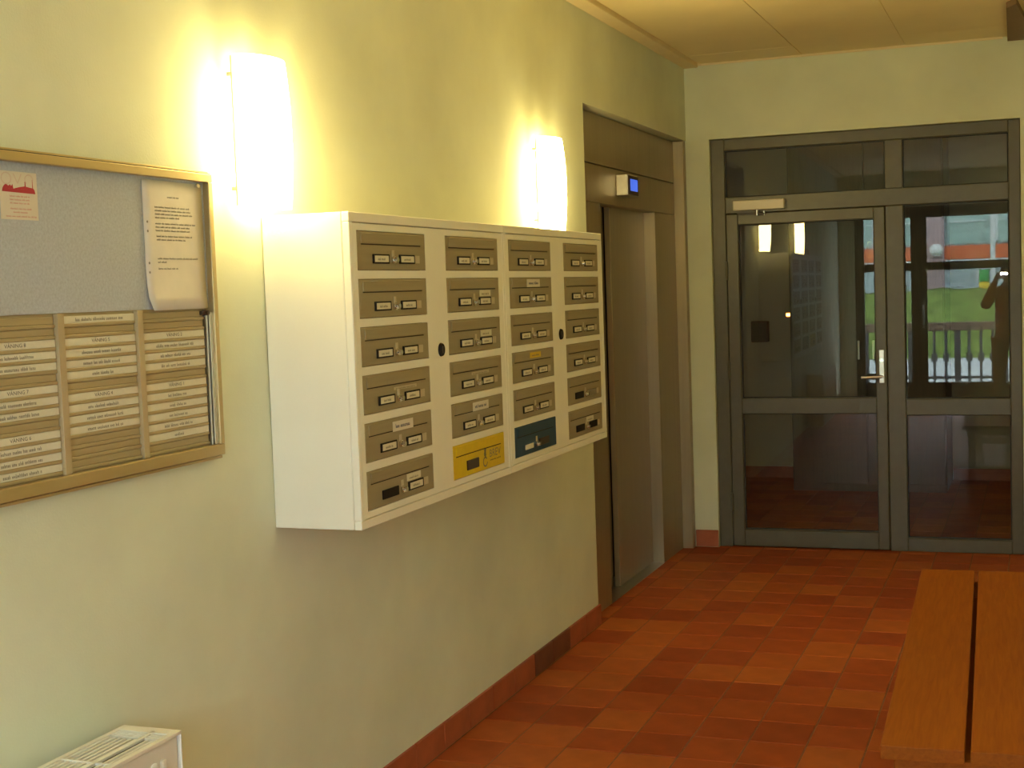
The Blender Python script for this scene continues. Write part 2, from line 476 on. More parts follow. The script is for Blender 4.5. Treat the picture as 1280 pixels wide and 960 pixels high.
# ================================================================== room beyond the glass
struct('floor_far', 'grout', [((-1.7, 8.482, -0.10), (3.6, 11.6, -0.0025))])
def _far_tiles(bm):
    for i in range(26):
        for j in range(14):
            x, y = -1.6 + i * TX, 8.49 + j * TP
            if y + TP > 11.6: continue
            add_box(bm, (x + 0.003, y + 0.003, -0.02), (x + TX - 0.003, y + TP - 0.003, 0))
tag(link('floor_tiles_far', mesh_of('floor_tiles_far', _far_tiles), 'tile_far', bpy.data.objects['floor_far']), kind='stuff')
struct('ceiling_far', 'ceiling', [((-1.7, 8.30, ZC), (3.6, 11.6, ZC + 0.1))])
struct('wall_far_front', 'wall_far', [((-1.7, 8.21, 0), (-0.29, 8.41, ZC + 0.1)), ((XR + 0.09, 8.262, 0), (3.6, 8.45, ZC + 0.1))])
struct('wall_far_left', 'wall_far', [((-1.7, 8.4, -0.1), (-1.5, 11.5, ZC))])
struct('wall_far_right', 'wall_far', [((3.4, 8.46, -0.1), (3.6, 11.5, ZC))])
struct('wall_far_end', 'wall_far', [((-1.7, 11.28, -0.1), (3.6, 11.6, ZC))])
struct('baseboard_far', 'skirting_tile', [((-1.5, 11.268, 0), (0.21, 11.28, 0.09)), ((1.34, 11.268, 0), (3.4, 11.28, 0.09))])
fb = thing('broom_cupboard', 'tall dark brown cupboard block in the dim room behind the glass', 'cupboard', (0.77, 10.55, 0))
o3 = (0.77, 10.55, 0)
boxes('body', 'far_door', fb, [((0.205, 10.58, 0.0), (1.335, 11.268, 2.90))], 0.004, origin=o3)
for x0, x1 in ((0.215, 0.766), (0.774, 1.325)):
    b = boxes('door', 'far_door', fb, [((x0, 10.556, 0.06), (x1, 10.579, 2.86))], 0.003, origin=o3)
    hx = x1 - 0.05 if x0 < 0.5 else x0 + 0.05
    boxes('handle', 'brushed_metal', b, [((hx - 0.008, 10.532, 1.0), (hx + 0.008, 10.556, 1.14))], 0.003, origin=o3)
wb = thing('wall_box', 'small dark red box hung on the far wall behind the door glass', 'box', (-0.15, 11.28, 1.2))
boxes('body', 'dark_red_box', wb, [((-0.07, -0.06, -0.085), (0.07, 0, 0.085))], 0.006)
boxes('front_panel', 'plate_brown', wb, [((-0.055, -0.064, -0.07), (0.055, -0.06, 0.07))], 0.001)
sw = thing('light_switch', 'wall switch with glowing orange pilot lamp on the far wall', 'switch', (0.08, 11.28, 1.33))
boxes('switch_plate', 'switch_plate', sw, [((-0.04, -0.01, -0.04), (0.04, 0, 0.04))], 0.003)
boxes('rocker', 'switch_plate', sw, [((-0.026, -0.015, -0.026), (0.026, -0.010, 0.026))], 0.002)
boxes('pilot_lamp', 'switch_glow', sw, [((-0.016, -0.018, -0.010), (0.016, -0.015, 0.010))])

# ================================================================== elevator in the left wall
el = thing('elevator_entrance', 'grey brown steel elevator entrance with sliding door recessed in the left wall', 'elevator', (0, 6.19, 0))
oe = (0, 6.19, 0)
XF = -0.064
boxes('header_panel', 'elevator_steel', el, [((XF - 0.05, 6.195, 2.213), (XF, 8.14, 2.458))], 0.002, origin=oe)
boxes('lintel', 'elevator_steel', el, [((XF - 0.09, 6.195, 2.022), (XF, 8.14, 2.207))], 0.002, origin=oe)
boxes('post', 'elevator_steel', el, [((XF - 0.09, 6.195, 0), (XF, 6.627, 2.020))], 0.002, origin=oe)
boxes('post', 'elevator_steel', el, [((XF - 0.09, 7.682, 0), (XF, 8.14, 2.020))], 0.002, origin=oe)
boxes('side_lining', 'elevator_steel', el, [((-0.29, 8.142, 0), (-0.002, 8.200, 2.458))], 0.002, origin=oe)
boxes('door_leaf', 'elevator_door', el, [((-0.162, 7.005, 0.004), (-0.130, 7.70, 2.03))], 0.003, origin=oe)
boxes('door_leaf', 'elevator_door', el, [((-0.205, 6.40, 0.004), (-0.172, 7.02, 2.03))], 0.003, origin=oe)
boxes('jamb_lining', 'brushed_metal', el, [((-0.20, 7.678, 0.003), (XF - 0.001, 7.6815, 2.019))], origin=oe)
bpy.data.objects['jamb_lining'].data.materials.clear(); bpy.data.objects['jamb_lining'].data.materials.append(MATS['elevator_door'])
boxes('sill', 'brushed_metal', el, [((-0.25, 6.627, -0.02), (XF, 7.682, 0.003))], 0.001, origin=oe)
boxes('shaft_lining', 'gasket', el, [((-0.29, 6.195, 0.0), (-0.24, 8.14, 2.45))], origin=oe)
ind = boxes('floor_indicator', 'brushed_metal', el, [((XF, 6.915, 2.072), (0.0, 7.115, 2.182))], 0.004, 2, origin=oe)
fi = boxes('indicator_face', 'plate_brown', ind, [((0.0, 6.922, 2.078), (0.003, 7.108, 2.176))], 0.001, origin=oe)
boxes('screen', 'screen_blue', ind, [((0.003, 6.955, 2.098), (0.005, 7.085, 2.158))], origin=oe)

# ================================================================== mailbox cabinets
CX = 0.2654
DW, DH, DP = 0.439, 0.106, 0.1305
door_me = {}
for key in ('mail_door', 'mail_door_yellow', 'mail_door_blue'):
    door_me[key] = mesh_of('mailbox_door', lambda bm: add_box(bm, (-0.010, 0.0, 0.0), (0.0, DW, DH), 0.0022))
    door_me[key].materials.append(MATS[key])
flap_me = {}
for key in ('mail_door', 'mail_door_yellow', 'mail_door_blue'):
    flap_me[key] = mesh_of('slot_flap', lambda bm: add_box(bm, (-0.001, 0.022, 0.0715), (0.0030, DW - 0.034, DH - 0.0045), 0.0016))
    flap_me[key].materials.append(MATS[key])
gap_me = mesh_of('slot_gap', lambda bm: add_box(bm, (-0.001, 0.022, 0.0685), (0.0008, DW - 0.034, 0.0715))); gap_me.materials.append(MATS['slot_dark'])
def plate_mesh(m):
    me = mesh_of('name_plate', lambda bm: add_box(bm, (0, 0, 0), (0.004, 0.102, 0.026), 0.001)); me.materials.append(MATS[m]); return me
plate_me = plate_mesh('plate_black'); plate_br = plate_mesh('plate_brown'); plate_gr = plate_mesh('ink_soft')
card_me = mesh_of('name_card', lambda bm: add_box(bm, (0.004, 0.008, 0.0042), (0.0046, 0.094, 0.0218))); card_me.materials.append(MATS['card'])
tag_me = mesh_of('number_tag', lambda bm: add_box(bm, (0, 0, 0), (0.001, 0.030, 0.022))); tag_me.materials.append(MATS['clear_tag'])
def _knob(bm):
    add_cyl(bm, (0, 0, 0), (0.006, 0, 0), 0.011, 0.011, 14)
    add_cyl(bm, (0.006, 0, 0), (0.017, 0, 0), 0.0085, 0.007, 14)
knob_me = mesh_of('lock_knob', _knob); knob_me.materials.append(MATS['chrome'])
keytag_me = mesh_of('lock_shield', lambda bm: add_box(bm, (0, -0.008, 0.0), (0.002, 0.008, 0.022), 0.001)); keytag_me.materials.append(MATS['clear_tag'])
def sticker_mesh(w, h, m):
    me = mesh_of('sticker', lambda bm: add_box(bm, (0, 0, 0), (0.0008, w, h))); me.materials.append(MATS[m]); return me
st_big = sticker_mesh(0.135, 0.028, 'paper'); st_mid = sticker_mesh(0.095, 0.020, 'card'); st_thin = sticker_mesh(0.15, 0.009, 'clear_tag')
st_yellow = sticker_mesh(0.115, 0.020, 'mail_door_yellow')

# special doors: (cabinet, column, row)
SPECIAL = {(0, 0, 5): 'empty_left', (0, 1, 5): 'yellow', (1, 0, 5): 'blue', (1, 1, 4): 'empty_two', (1, 1, 5): 'empty_dark'}
STICK = {(0, 0, 3): ('thin', 0.19, 0.053), (0, 0, 4): ('big', 0.165, 0.068), (0, 0, 5): ('mid', 0.25, 0.053), (0, 1, 1): ('mid', 0.265, 0.053),
         (0, 1, 2): ('mid', 0.262, 0.053), (0, 1, 3): ('thin', 0.17, 0.056), (0, 1, 4): ('big', 0.165, 0.070), (1, 0, 1): ('big', 0.165, 0.072),
         (1, 0, 3): ('yellow', 0.17, 0.079), (1, 1, 5): ('mid', 0.22, 0.053)}
for c in range(2):
    y0 = 3.2791 + c * 1.1342; y1 = y0 + 1.1322
    org = (0.002, y0, 0.9728)
    lab = ('white mailbox cabinet with a yellow letter slot, nearer the notice board', 'white mailbox cabinet with a dark blue slot, nearer the elevator')[c]
    cb = thing('mailbox_cabinet', lab, 'mailbox cabinet', org, 0, 'mailbox cabinets on the left wall')
    T = 0.8533; W = 1.1322
    cols = (0.042, 0.633)
    zs = [1.777 - 0.9728 - k * DP - DH for k in range(6)]
    # shell
    boxes('side_panel', 'cabinet_white', cb, [((0, 0, 0), (CX - 0.0225, 0.018, T))], 0.003, 2)
    boxes('side_panel', 'cabinet_white', cb, [((0, W - 0.018, 0), (CX - 0.0225, W, T))], 0.003, 2)
    boxes('top_panel', 'cabinet_white', cb, [((0, 0.018, T - 0.018), (CX - 0.0225, W - 0.018, T))], 0.002)
    boxes('bottom_panel', 'cabinet_white', cb, [((0, 0.018, 0), (CX - 0.0225, W - 0.018, 0.018))], 0.002)
    boxes('back_panel', 'cabinet_white', cb, [((0, 0.018, 0.018), (0.01, W - 0.018, T - 0.018))])
    # front rim around, with a hair gap to the front grid
    rim = [((CX - 0.022, 0, T - 0.027), (CX, W, T)), ((CX - 0.022, 0, 0), (CX, W, 0.0245)), ((CX - 0.022, 0, 0.0245), (CX, 0.019, T - 0.027)), ((CX - 0.022, W - 0.019, 0.0245), (CX, W, T - 0.027))]
    boxes('front_rim', 'cabinet_white', cb, rim, 0.002)
    grid = []
    zt, zb = T - 0.0295, 0.0270
    ya, yb = 0.0200, W - 0.0200
    grid.append(((CX - 0.020, ya, zb), (CX - 0.001, cols[0] - 0.001, zt)))
    grid.append(((CX - 0.020, cols[0] + DW + 0.001, zb), (CX - 0.001, cols[1] - 0.001, zt)))
    grid.append(((CX - 0.020, cols[1] + DW + 0.001, zb), (CX - 0.001, yb, zt)))
    for cc in cols:
        edges = [zt] + sum([[z + DH + 0.001, z - 0.001] for z in zs], []) + [zb]
        for k in range(0, len(edges), 2):
            grid.append(((CX - 0.020, cc - 0.001, edges[k + 1]), (CX - 0.001, cc + DW + 0.001, edges[k])))
    boxes('front_grid', 'cabinet_white', cb, grid)
    boxes('inner_backing', 'slot_dark', cb, [((CX - 0.030, 0.02, 0.02), (CX - 0.021, W - 0.02, T - 0.02))])
    lk = link('cabinet_lock', mesh_of('cabinet_lock', lambda bm: add_cyl(bm, (0, 0, 0), (0.006, 0, 0), 0.021, 0.019, 20)), 'plate_black', cb, (CX - 0.001, 0.571, 0.457))
    link('key_slot', mesh_of('key_slot', lambda bm: add_box(bm, (0.006, -0.003, -0.011), (0.0075, 0.003, 0.011))), 'plate_brown', lk)
    for ci, cc in enumerate(cols):
        for r in range(6):
            sp = SPECIAL.get((c, ci, r))
            key = 'mail_door_yellow' if sp == 'yellow' else 'mail_door_blue' if sp == 'blue' else 'mail_door'
            d = link('mailbox_door', door_me[key], None, cb, (CX - 0.0005, cc, zs[r]))
            link('slot_flap', flap_me[key], None, d)
            link('slot_gap', gap_me, None, d)
            py1, py2, pz = 0.088, 0.256, 0.018
            seed = c * 100 + ci * 10 + r
            def plate(py, pm, card=True, sd=0):
                pl = link('name_plate', pm, None, d, (0, py, pz))
                if card:
                    link('name_card', card_me, None, d, (0, py, pz))
                    writing('lettering', 'ink_soft', d, [(py + 0.026, pz + 0.009, 0.046)], 0.008, 0.0049, seed * 7 + sd)
            if sp == 'yellow':
                d['label'] = 'yellow mailbox front with letter slot and post horn mark'
                pl = link('name_plate', plate_br, None, d, (0, 0.105, 0.018)); pl.scale = (1, 0.95, 1.2)
                text_on_left('BREV', 0.036, 'ink_soft', d, (0.0006, 0.350, 0.047), 1.25)
                writing('lettering', 'ink', d, [(0.305, 0.024, 0.095)], 0.006, 0.0006, 77)
                def horn(bm):
                    n = 18
                    for a, b, ro, ri in ((0.262, 0.026, 0.017, 0.012), (0.262, 0.052, 0.009, 0.004)):
                        for k in range(n - 2):
                            t0 = 0.6 + k * 2 * math.pi / n; t1 = t0 + 2 * math.pi / n
                            q = [(a + ro * 1.2 * math.cos(t), b + ro * math.sin(t)) for t in (t0, t1)] + [(a + ri * 1.2 * math.cos(t), b + ri * math.sin(t)) for t in (t1, t0)]
                            bm.faces.new([bm.verts.new((0.0006, y, z)) for y, z in q])
                    q = [(0.262, 0.038), (0.268, 0.038), (0.272, 0.070), (0.262, 0.072), (0.254, 0.066)]
                    bm.faces.new([bm.verts.new((0.0006, y, z)) for y, z in q])
                link('post_horn', mesh_of('post_horn', horn), 'ink_soft', d)
                continue
            if sp == 'blue':
                d['label'] = 'dark blue mailbox front'
                pl = link('name_card', card_me, None, d, (-0.003, py1 + 0.002, pz - 0.004)); 
                link('name_plate', plate_br, None, d, (0, py2 - 0.01, pz))
            elif sp == 'empty_left':
                plate(py1, plate_me, False); plate(py2, plate_me, True, 2)
            elif sp == 'empty_two':
                plate(py1, plate_me, False); plate(py2, plate_gr, False)
            elif sp == 'empty_dark':
                plate(py1, plate_me, False); plate(py2, plate_me, False)
            else:
                plate(py1, plate_me, True, 1); plate(py2, plate_me, True, 2)
            link('lock_knob', knob_me, None, d, (0, 0.218, 0.029))
            link('lock_shield', keytag_me, None, d, (0, 0.218, 0.034))
            if sp != 'blue':
                link('number_tag', tag_me, None, d, (0.0002, 0.366, 0.020))
            s = STICK.get((c, ci, r))
            if s:
                kind, sy, sz = s
                xo = 0.0032 if sz > 0.06 else 0.0003
                if kind == 'big':
                    link('sticker', st_big, None, d, (xo, sy, sz)); writing('lettering', 'ink_blue', d, [(sy + 0.018, sz + 0.009, 0.098)], 0.012, xo + 0.0011, seed)
                elif kind == 'yellow':
                    link('sticker', st_yellow, None, d, (xo, sy, sz)); writing('lettering', 'ink_soft', d, [(sy + 0.018, sz + 0.006, 0.075)], 0.008, xo + 0.0011, seed)
                elif kind == 'mid':
                    link('sticker', st_mid, None, d, (0.0003, sy, 0.0465)); writing('lettering', 'ink_soft', d, [(sy + 0.015, 0.0515, 0.060)], 0.007, 0.0015, seed)
                else:
                    link('sticker', st_thin, None, d, (0.0003, sy, sz)); writing('lettering', 'ink_soft', d, [(sy + 0.010, sz + 0.0015, 0.125)], 0.005, 0.0015, seed)

# ================================================================== wall lamps
def wall_lamp(yc, label):
    z0, z1 = 1.842, 2.236
    h = z1 - z0
    lp = thing('wall_lamp', label, 'wall lamp', (0, yc, z0), 0, 'wall lamps on the left wall')
    boxes('back_plate', 'lamp_white', lp, [((0, -0.045, 0.06), (0.014, 0.045, h - 0.06))], 0.003)
    def shade(bm):
        nz, na = 12, 22
        outer = []; inner = []
        for i in range(nz + 1):
            t = i / nz
            bul = 1.0 - 0.20 * (2 * t - 1) ** 2 * (1.0 if t > 0.5 else 0.8)
            ro, ri = [], []
            for k in range(na + 1):
                a = -math.pi / 2 + math.pi * k / na
                A, B = 0.112, 0.082 * bul
                ro.append(bm.verts.new((0.030 + B * math.cos(a), A * math.sin(a) * (0.94 + 0.06 * bul), t * h)))
                ri.append(bm.verts.new((0.030 + (B - 0.004) * math.cos(a), (A - 0.004) * math.sin(a) * (0.94 + 0.06 * bul), t * h)))
            outer.append(ro); inner.append(ri)
        for i in range(nz):
            for k in range(na):
                bm.faces.new((outer[i][k], outer[i][k + 1], outer[i + 1][k + 1], outer[i + 1][k]))
                bm.faces.new((inner[i][k + 1], inner[i][k], inner[i + 1][k], inner[i + 1][k + 1]))
            for k in (0, na):
                bm.faces.new((outer[i][k], outer[i + 1][k], inner[i + 1][k], inner[i][k]))
        for k in range(na):
            bm.faces.new((outer[0][k], inner[0][k], inner[0][k + 1], outer[0][k + 1]))
            bm.faces.new((outer[nz][k], outer[nz][k + 1], inner[nz][k + 1], inner[nz][k]))
    sh_me = mesh_of('shade', shade, smooth=True)
    sh_me.materials.append(MATS['lamp_shade']); sh_me.materials.append(MATS['lamp_white'])
    for p in sh_me.polygons:               # the outside glows, the inside is plain white glass lit by the tubes
        c = p.center
        t = c.z / h
        bul = 1.0 - 0.20 * (2 * t - 1) ** 2 * (1.0 if t > 0.5 else 0.8)
        e = ((c.x - 0.030) / (0.082 * bul - 0.002)) ** 2 + (c.y / (0.110 * (0.94 + 0.06 * bul))) ** 2
        p.material_index = 0 if (e > 1.0 and abs(p.normal.z) < 0.9) else 1
    link('shade', sh_me, None, lp)
    for sy in (-1, 1):
        boxes('unlit_edge_strip', 'brushed_metal', lp, [((0.026, sy * 0.1135 - 0.0015, 0.004), (0.032, sy * 0.1135 + 0.0015, h - 0.004))])  # added strips, draw the unlit edge face of the shade as a darker line
    boxes('spine', 'lamp_white', lp, [((0.014, -0.007, 0.06), (0.050, 0.007, h - 0.004))], 0.001)
    for dy in (-0.040, 0.040):
        link('tube', mesh_of('tube', lambda bm: add_cyl(bm, (0.036, dy, 0.030), (0.036, dy, h - 0.035), 0.0065, seg=10)), 'lamp_tube', lp)
    boxes('socket', 'lamp_white', lp, [((0.014, -0.052, h * 0.5 - 0.02), (0.0285, 0.052, h * 0.5 + 0.02))], 0.003)
    boxes('streak_divider', 'lamp_white', lp, [((0.001, -0.010, h - 0.010), (0.086, 0.010, h - 0.006))])  # strip added across the top opening to part the upward light into streaks
    for z in (0.045, h - 0.055):
        boxes('bracket', 'lamp_white', lp, [((0.010, -0.108, z), (0.016, 0.108, z + 0.010)), ((0.016, -0.108, z), (0.034, -0.102, z + 0.010)), ((0.016, 0.102, z), (0.034, 0.108, z + 0.010))])
    return lp
wall_lamp(3.235, 'glowing white half round wall lamp beside the notice board')
wall_lamp(5.555, 'glowing white half round wall lamp beside the elevator')

# ================================================================== notice board with resident directory
BY0, BY1, BZ0, BZ1 = 2.105, 3.005, 1.212, 1.919
nb = thing('notice_board', 'tan framed notice board with grey felt above a slotted resident directory', 'notice board', (0, BY0, BZ0))
on = (0, BY0, BZ0)
boxes('back_panel', 'board_divider', nb, [((0, BY0 + 0.004, BZ0 + 0.004), (0.006, BY1 - 0.004, BZ1 - 0.004))], origin=on)
boxes('frame_side', 'board_frame', nb, [((0, BY0, BZ1 - 0.020), (0.030, BY1, BZ1))], 0.002, 2, origin=on)
boxes('frame_side', 'board_frame', nb, [((0, BY0, BZ0), (0.030, BY1, BZ0 + 0.028))], 0.002, 2, origin=on)
boxes('frame_side', 'board_frame', nb, [((0, BY0, BZ0 + 0.028), (0.030, BY0 + 0.022, BZ1 - 0.020))], 0.002, 2, origin=on)
boxes('frame_side', 'board_frame', nb, [((0, BY1 - 0.018, BZ0 + 0.028), (0.030, BY1, BZ1 - 0.020))], 0.002, 2, origin=on)
boxes('frame_lip', 'board_frame', nb, [((0, BY0 + 0.002, BZ0 - 0.009), (0.022, BY1 - 0.002, BZ0 - 0.002))], 0.001, origin=on)
boxes('frame_groove', 'slot_dark', nb, [((0, BY0 + 0.003, BZ0 - 0.002), (0.018, BY1 - 0.003, BZ0))], origin=on)
boxes('frame_groove', 'slot_dark', nb, [((0, BY0 + 0.003, BZ1), (0.026, BY1 - 0.003, BZ1 + 0.002))], origin=on)
boxes('frame_lip', 'board_frame', nb, [((0, BY0 + 0.002, BZ1 + 0.002), (0.020, BY1 - 0.002, BZ1 + 0.007))], 0.001, origin=on)
boxes('felt_panel', 'felt', nb, [((0.006, BY0 + 0.022, 1.587), (0.013, BY1 - 0.018, BZ1 - 0.020))], origin=on)
boxes('aluminium_channel', 'brushed_metal', nb, [((0.006, 2.966, BZ0 + 0.028), (0.018, 2.972, 1.575)), ((0.006, 2.975, BZ0 + 0.028), (0.022, 2.987, 1.575))], 0.001, origin=on)
link('cover_catch', mesh_of('cover_catch', lambda bm: (add_cyl(bm, (0.008, 2.966, 1.573), (0.026, 2.966, 1.573), 0.008, 0.006, 12), add_box(bm, (0.008, 2.948, 1.568), (0.020, 2.972, 1.578), 0.002)), tuple(-c for c in on)), 'plate_brown', nb)
COLS = [(2.150, 2.400), (2.4245, 2.680), (2.704, 2.963)]
P = 0.0241
for y0, y1 in ((2.127, 2.150), (2.400, 2.4245), (2.680, 2.704)):
    boxes('column_divider', 'board_divider', nb, [((0.006, y0 + 0.001, BZ0 + 0.028), (0.020, y1 - 0.002, 1.586))], 0.001, origin=on)
rail_me = {}
def rail(y0, y1, z):
    w = round(y1 - y0, 4)
    if w not in rail_me:
        rail_me[w] = mesh_of('slot_rail', lambda bm: add_box(bm, (0.006, 0.0, 0.0), (0.0135, w, 0.0068), 0.0008)); rail_me[w].materials.append(MATS['board_rail'])
    link('slot_rail', rail_me[w], None, nb, (0, y0 - BY0, z - BZ0))
FILL = [{2: 'VÅNING 8', 3: 0, 4: 0, 6: 'VÅNING 7', 7: 0, 8: 0, 10: 'VÅNING 6', 11: 0, 12: 0, 13: 0},
        {0: 1, 2: 'VÅNING 5', 3: 0, 4: 0, 5: 2, 7: 'VÅNING 4', 8: 0, 9: 0, 10: 0},
        {2: 'VÅNING 2', 3: 3, 4: 0, 5: 0, 7: 'VÅNING 1', 8: 2, 9: 2, 10: 2, 11: 0, 12: 4}]
strip_me = {}
for ci, (y0, y1) in enumerate(COLS):
    w = y1 - y0
    boxes('slot_bed', 'board_rail', nb, [((0.006, y0, BZ0 + 0.028), (0.0085, y1, 1.586))], origin=on)
    for k in range(14):
        zt = 1.580 - P * k
        rail(y0, y1, zt - 0.0160 - 0.0072)
        if k in FILL[ci]:
            kk = round(w, 4)
            if kk not in strip_me:
                strip_me[kk] = mesh_of('name_strip', lambda bm: add_box(bm, (0.0088, 0.001, 0), (0.0122, w - 0.001, 0.0158), 0.0006)); strip_me[kk].materials.append(MATS['card'])
            s = link('name_strip', strip_me[kk], None, nb, (0, y0 - BY0, zt - 0.016 - BZ0))
            v = FILL[ci][k]
            if isinstance(v, str):
                text_on_left(v, 0.0112, 'ink', s, (0.0126, w * 0.50, 0.0078), 1.25)
            else:
                ww = {0: 0.125, 1: 0.155, 2: 0.075, 3: 0.17, 4: 0.035}[v]
                ww *= random.Random(ci * 20 + k).uniform(0.88, 1.1)
                writing('lettering', 'ink_soft', s, [(w * 0.5 - ww / 2, 0.0040, ww)], 0.0084, 0.0126, ci * 31 + k)
        else:
            boxes('blank_slat', 'board_rail', nb, [((0.006, y0 + 0.001, zt - 0.0158), (0.0105, y1 - 0.001, zt - 0.0002))], 0.0012, origin=on)

ns = thing('notice_sheet', 'white typed notice sheet pinned in the right corner of the notice board', 'notice', (0.0135, 2.730, 1.584))
def _sheet(bm):
    # slightly curled sheet of paper with thickness; lower left corner bends out
    nx, nz = 8, 10
    W, H = 0.245, 0.308
    def pt(i, k, off):
        y = W * i / nx; z = H * k / nz
        c = 0.010 * max(0, (1 - z / 0.10)) ** 2 * (0.4 + 0.6 * (1 - y / W)) + 0.0012
        y2 = y + (0.010 * max(0, 1 - z / 0.03) * max(0, 1 - y / 0.06))
        return (c + off, y2, z)
    g0 = [[bm.verts.new(pt(i, k, 0.0)) for i in range(nx + 1)] for k in range(nz + 1)]
    g1 = [[bm.verts.new(pt(i, k, 0.0006)) for i in range(nx + 1)] for k in range(nz + 1)]
    for k in range(nz):
        for i in range(nx):
            bm.faces.new((g0[k][i], g0[k][i + 1], g0[k + 1][i + 1], g0[k + 1][i]))
            bm.faces.new((g1[k][i], g1[k + 1][i], g1[k + 1][i + 1], g1[k][i + 1]))
    for k in range(nz):
        for i in (0, nx): bm.faces.new((g0[k][i], g1[k][i], g1[k + 1][i], g0[k + 1][i]))
    for i in range(nx):
        for k in (0, nz): bm.faces.new((g0[k][i], g0[k][i + 1], g1[k][i + 1], g1[k][i]))
link('sheet', mesh_of('sheet', _sheet, smooth=True), 'paper', ns)
lines = [(0.098, 0.268, 0.046)]
lines += [(0.045, 0.243 - 0.0083 * k, w) for k, w in enumerate((0.140, 0.150, 0.152, 0.098))]
lines += [(0.045, 0.204 - 0.0083 * k, w) for k, w in enumerate((0.164, 0.140, 0.140))]
lines += [(0.047, 0.174 - 0.0083 * k, w) for k, w in enumerate((0.146, 0.118))]
lines += [(0.048, 0.121, 0.165), (0.048, 0.1125, 0.034), (0.048, 0.097, 0.078)]
writing('typed_text', 'ink', ns, lines, 0.0048, 0.0026, 5)
def _holes(bm):
    for z in (0.209, 0.187, 0.112, 0.090):
        add_cyl(bm, (0.0019, 0.014, z), (0.0023, 0.014, z), 0.003, seg=10)
link('punch_holes', mesh_of('punch_holes', _holes), 'ink_soft', ns)
link('pin', mesh_of('pin', lambda bm: (add_cyl(bm, (0.0015, 0.218, 0.303), (0.008, 0.218, 0.303), 0.003, seg=10), add_cyl(bm, (0.008, 0.218, 0.303), (0.013, 0.218, 0.304), 0.0055, seg=12))), 'chrome', ns)

fl = thing('red_flyer', 'small cream flyer with red ship silhouette in the felt board left corner', 'flyer', (0.0135, 2.255, 1.782))
boxes('sheet', 'flyer_paper', fl, [((0, 0, 0), (0.0006, 0.112, 0.098))])
def _ship(bm):
    def poly(pts): bm.faces.new([bm.verts.new((0.0009, y, z)) for y, z in pts])
    poly([(0.006, 0.056), (0.106, 0.0545), (0.104, 0.062), (0.008, 0.063)])
    poly([(0.008, 0.063), (0.040, 0.0627), (0.038, 0.072), (0.034, 0.068), (0.030, 0.071), (0.026, 0.068), (0.018, 0.072), (0.012, 0.068)])
    poly([(0.040, 0.0627), (0.104, 0.062), (0.100, 0.066), (0.074, 0.069), (0.060, 0.067), (0.050, 0.065)])
    poly([(0.074, 0.068), (0.078, 0.068), (0.0765, 0.079), (0.0745, 0.079)])
    poly([(0.097, 0.066), (0.0995, 0.066), (0.0985, 0.084), (0.0975, 0.084)])
link('ship_print', mesh_of('ship_print', _ship), 'ink_red', fl)
def _big(bm):
    n = 20
    for cy, ro in ((0.020, 0.017), (0.088, 0.015)):
        for k in range(n - (0 if cy < 0.05 else 7)):
            t0 = k * 2 * math.pi / n; t1 = t0 + 2 * math.pi / n
            q = [(cy + ro * 0.9 * math.cos(t), 0.083 + ro * 0.75 * math.sin(t)) for t in (t0, t1)] + [(cy + (ro - 0.003) * 0.9 * math.cos(t), 0.083 + (ro - 0.003) * 0.75 * math.sin(t)) for t in (t1, t0)]
            bm.faces.new([bm.verts.new((0.0009, y, z)) for y, z in q])
    for a, b in (((0.040, 0.094), (0.052, 0.074)), ((0.064, 0.094), (0.052, 0.074))):
        bm.faces.new([bm.verts.new((0.0009, y, z)) for y, z in ((a[0], a[1]), (a[0] + 0.003, a[1]), (b[0] + 0.003, b[1]), (b[0], b[1]))])
link('pale_lettering', mesh_of('pale_lettering', _big), 'ink_pink', fl)
writing('red_lettering', 'ink_red_soft', fl, [(0.028, 0.046, 0.058), (0.028, 0.039, 0.058), (0.028, 0.032, 0.058), (0.028, 0.0205, 0.062), (0.036, 0.0135, 0.045), (0.014, 0.005, 0.090)], 0.0042, 0.0010, 11)

# ================================================================== radiator
rd = thing('radiator', 'white panel radiator with slotted top grille under the notice board', 'radiator', (0.03, 1.10, 0.12))
RL, RD, RH = 1.436, 0.153, 0.535
boxes('back_panel', 'radiator', rd, [((0.004, 0.012, 0.012), (0.018, RL - 0.012, RH - 0.012))], 0.003)
boxes('side_cover', 'radiator', rd, [((0, RL - 0.004, 0), (RD, RL, RH))], 0.0015)
boxes('side_cover', 'radiator', rd, [((0, 0, 0), (RD, 0.004, RH))], 0.0015)
def _fp(bm):
    add_box(bm, (RD - 0.018, 0.006, 0.0), (RD - 0.008, RL - 0.006, RH - 0.010), 0.003)
    k = 0.03
    while k < RL - 0.05:
        add_box(bm, (RD - 0.012, k, 0.035), (RD - 0.002, k + 0.022, RH - 0.045), 0.006, 2)
        k += 0.0333
link('front_panel', mesh_of('front_panel', _fp), 'radiator', rd)
boxes('grille_frame', 'radiator', rd, [((0, 0, RH - 0.008), (0.012, RL, RH)), ((RD - 0.014, 0, RH - 0.008), (RD, RL, RH)), ((0.092, 0.02, RH - 0.007), (0.101, RL - 0.02, RH)),
                                       ((0.012, RL - 0.034, RH - 0.007), (RD - 0.014, RL - 0.003, RH)), ((0.012, 0.003, RH - 0.007), (RD - 0.014, 0.034, RH))] +
      [((0.012, RL - 0.034 - k * 0.20, RH - 0.007), (RD - 0.014, RL - 0.028 - k * 0.20, RH)) for k in range(1, 7)], 0.0008)
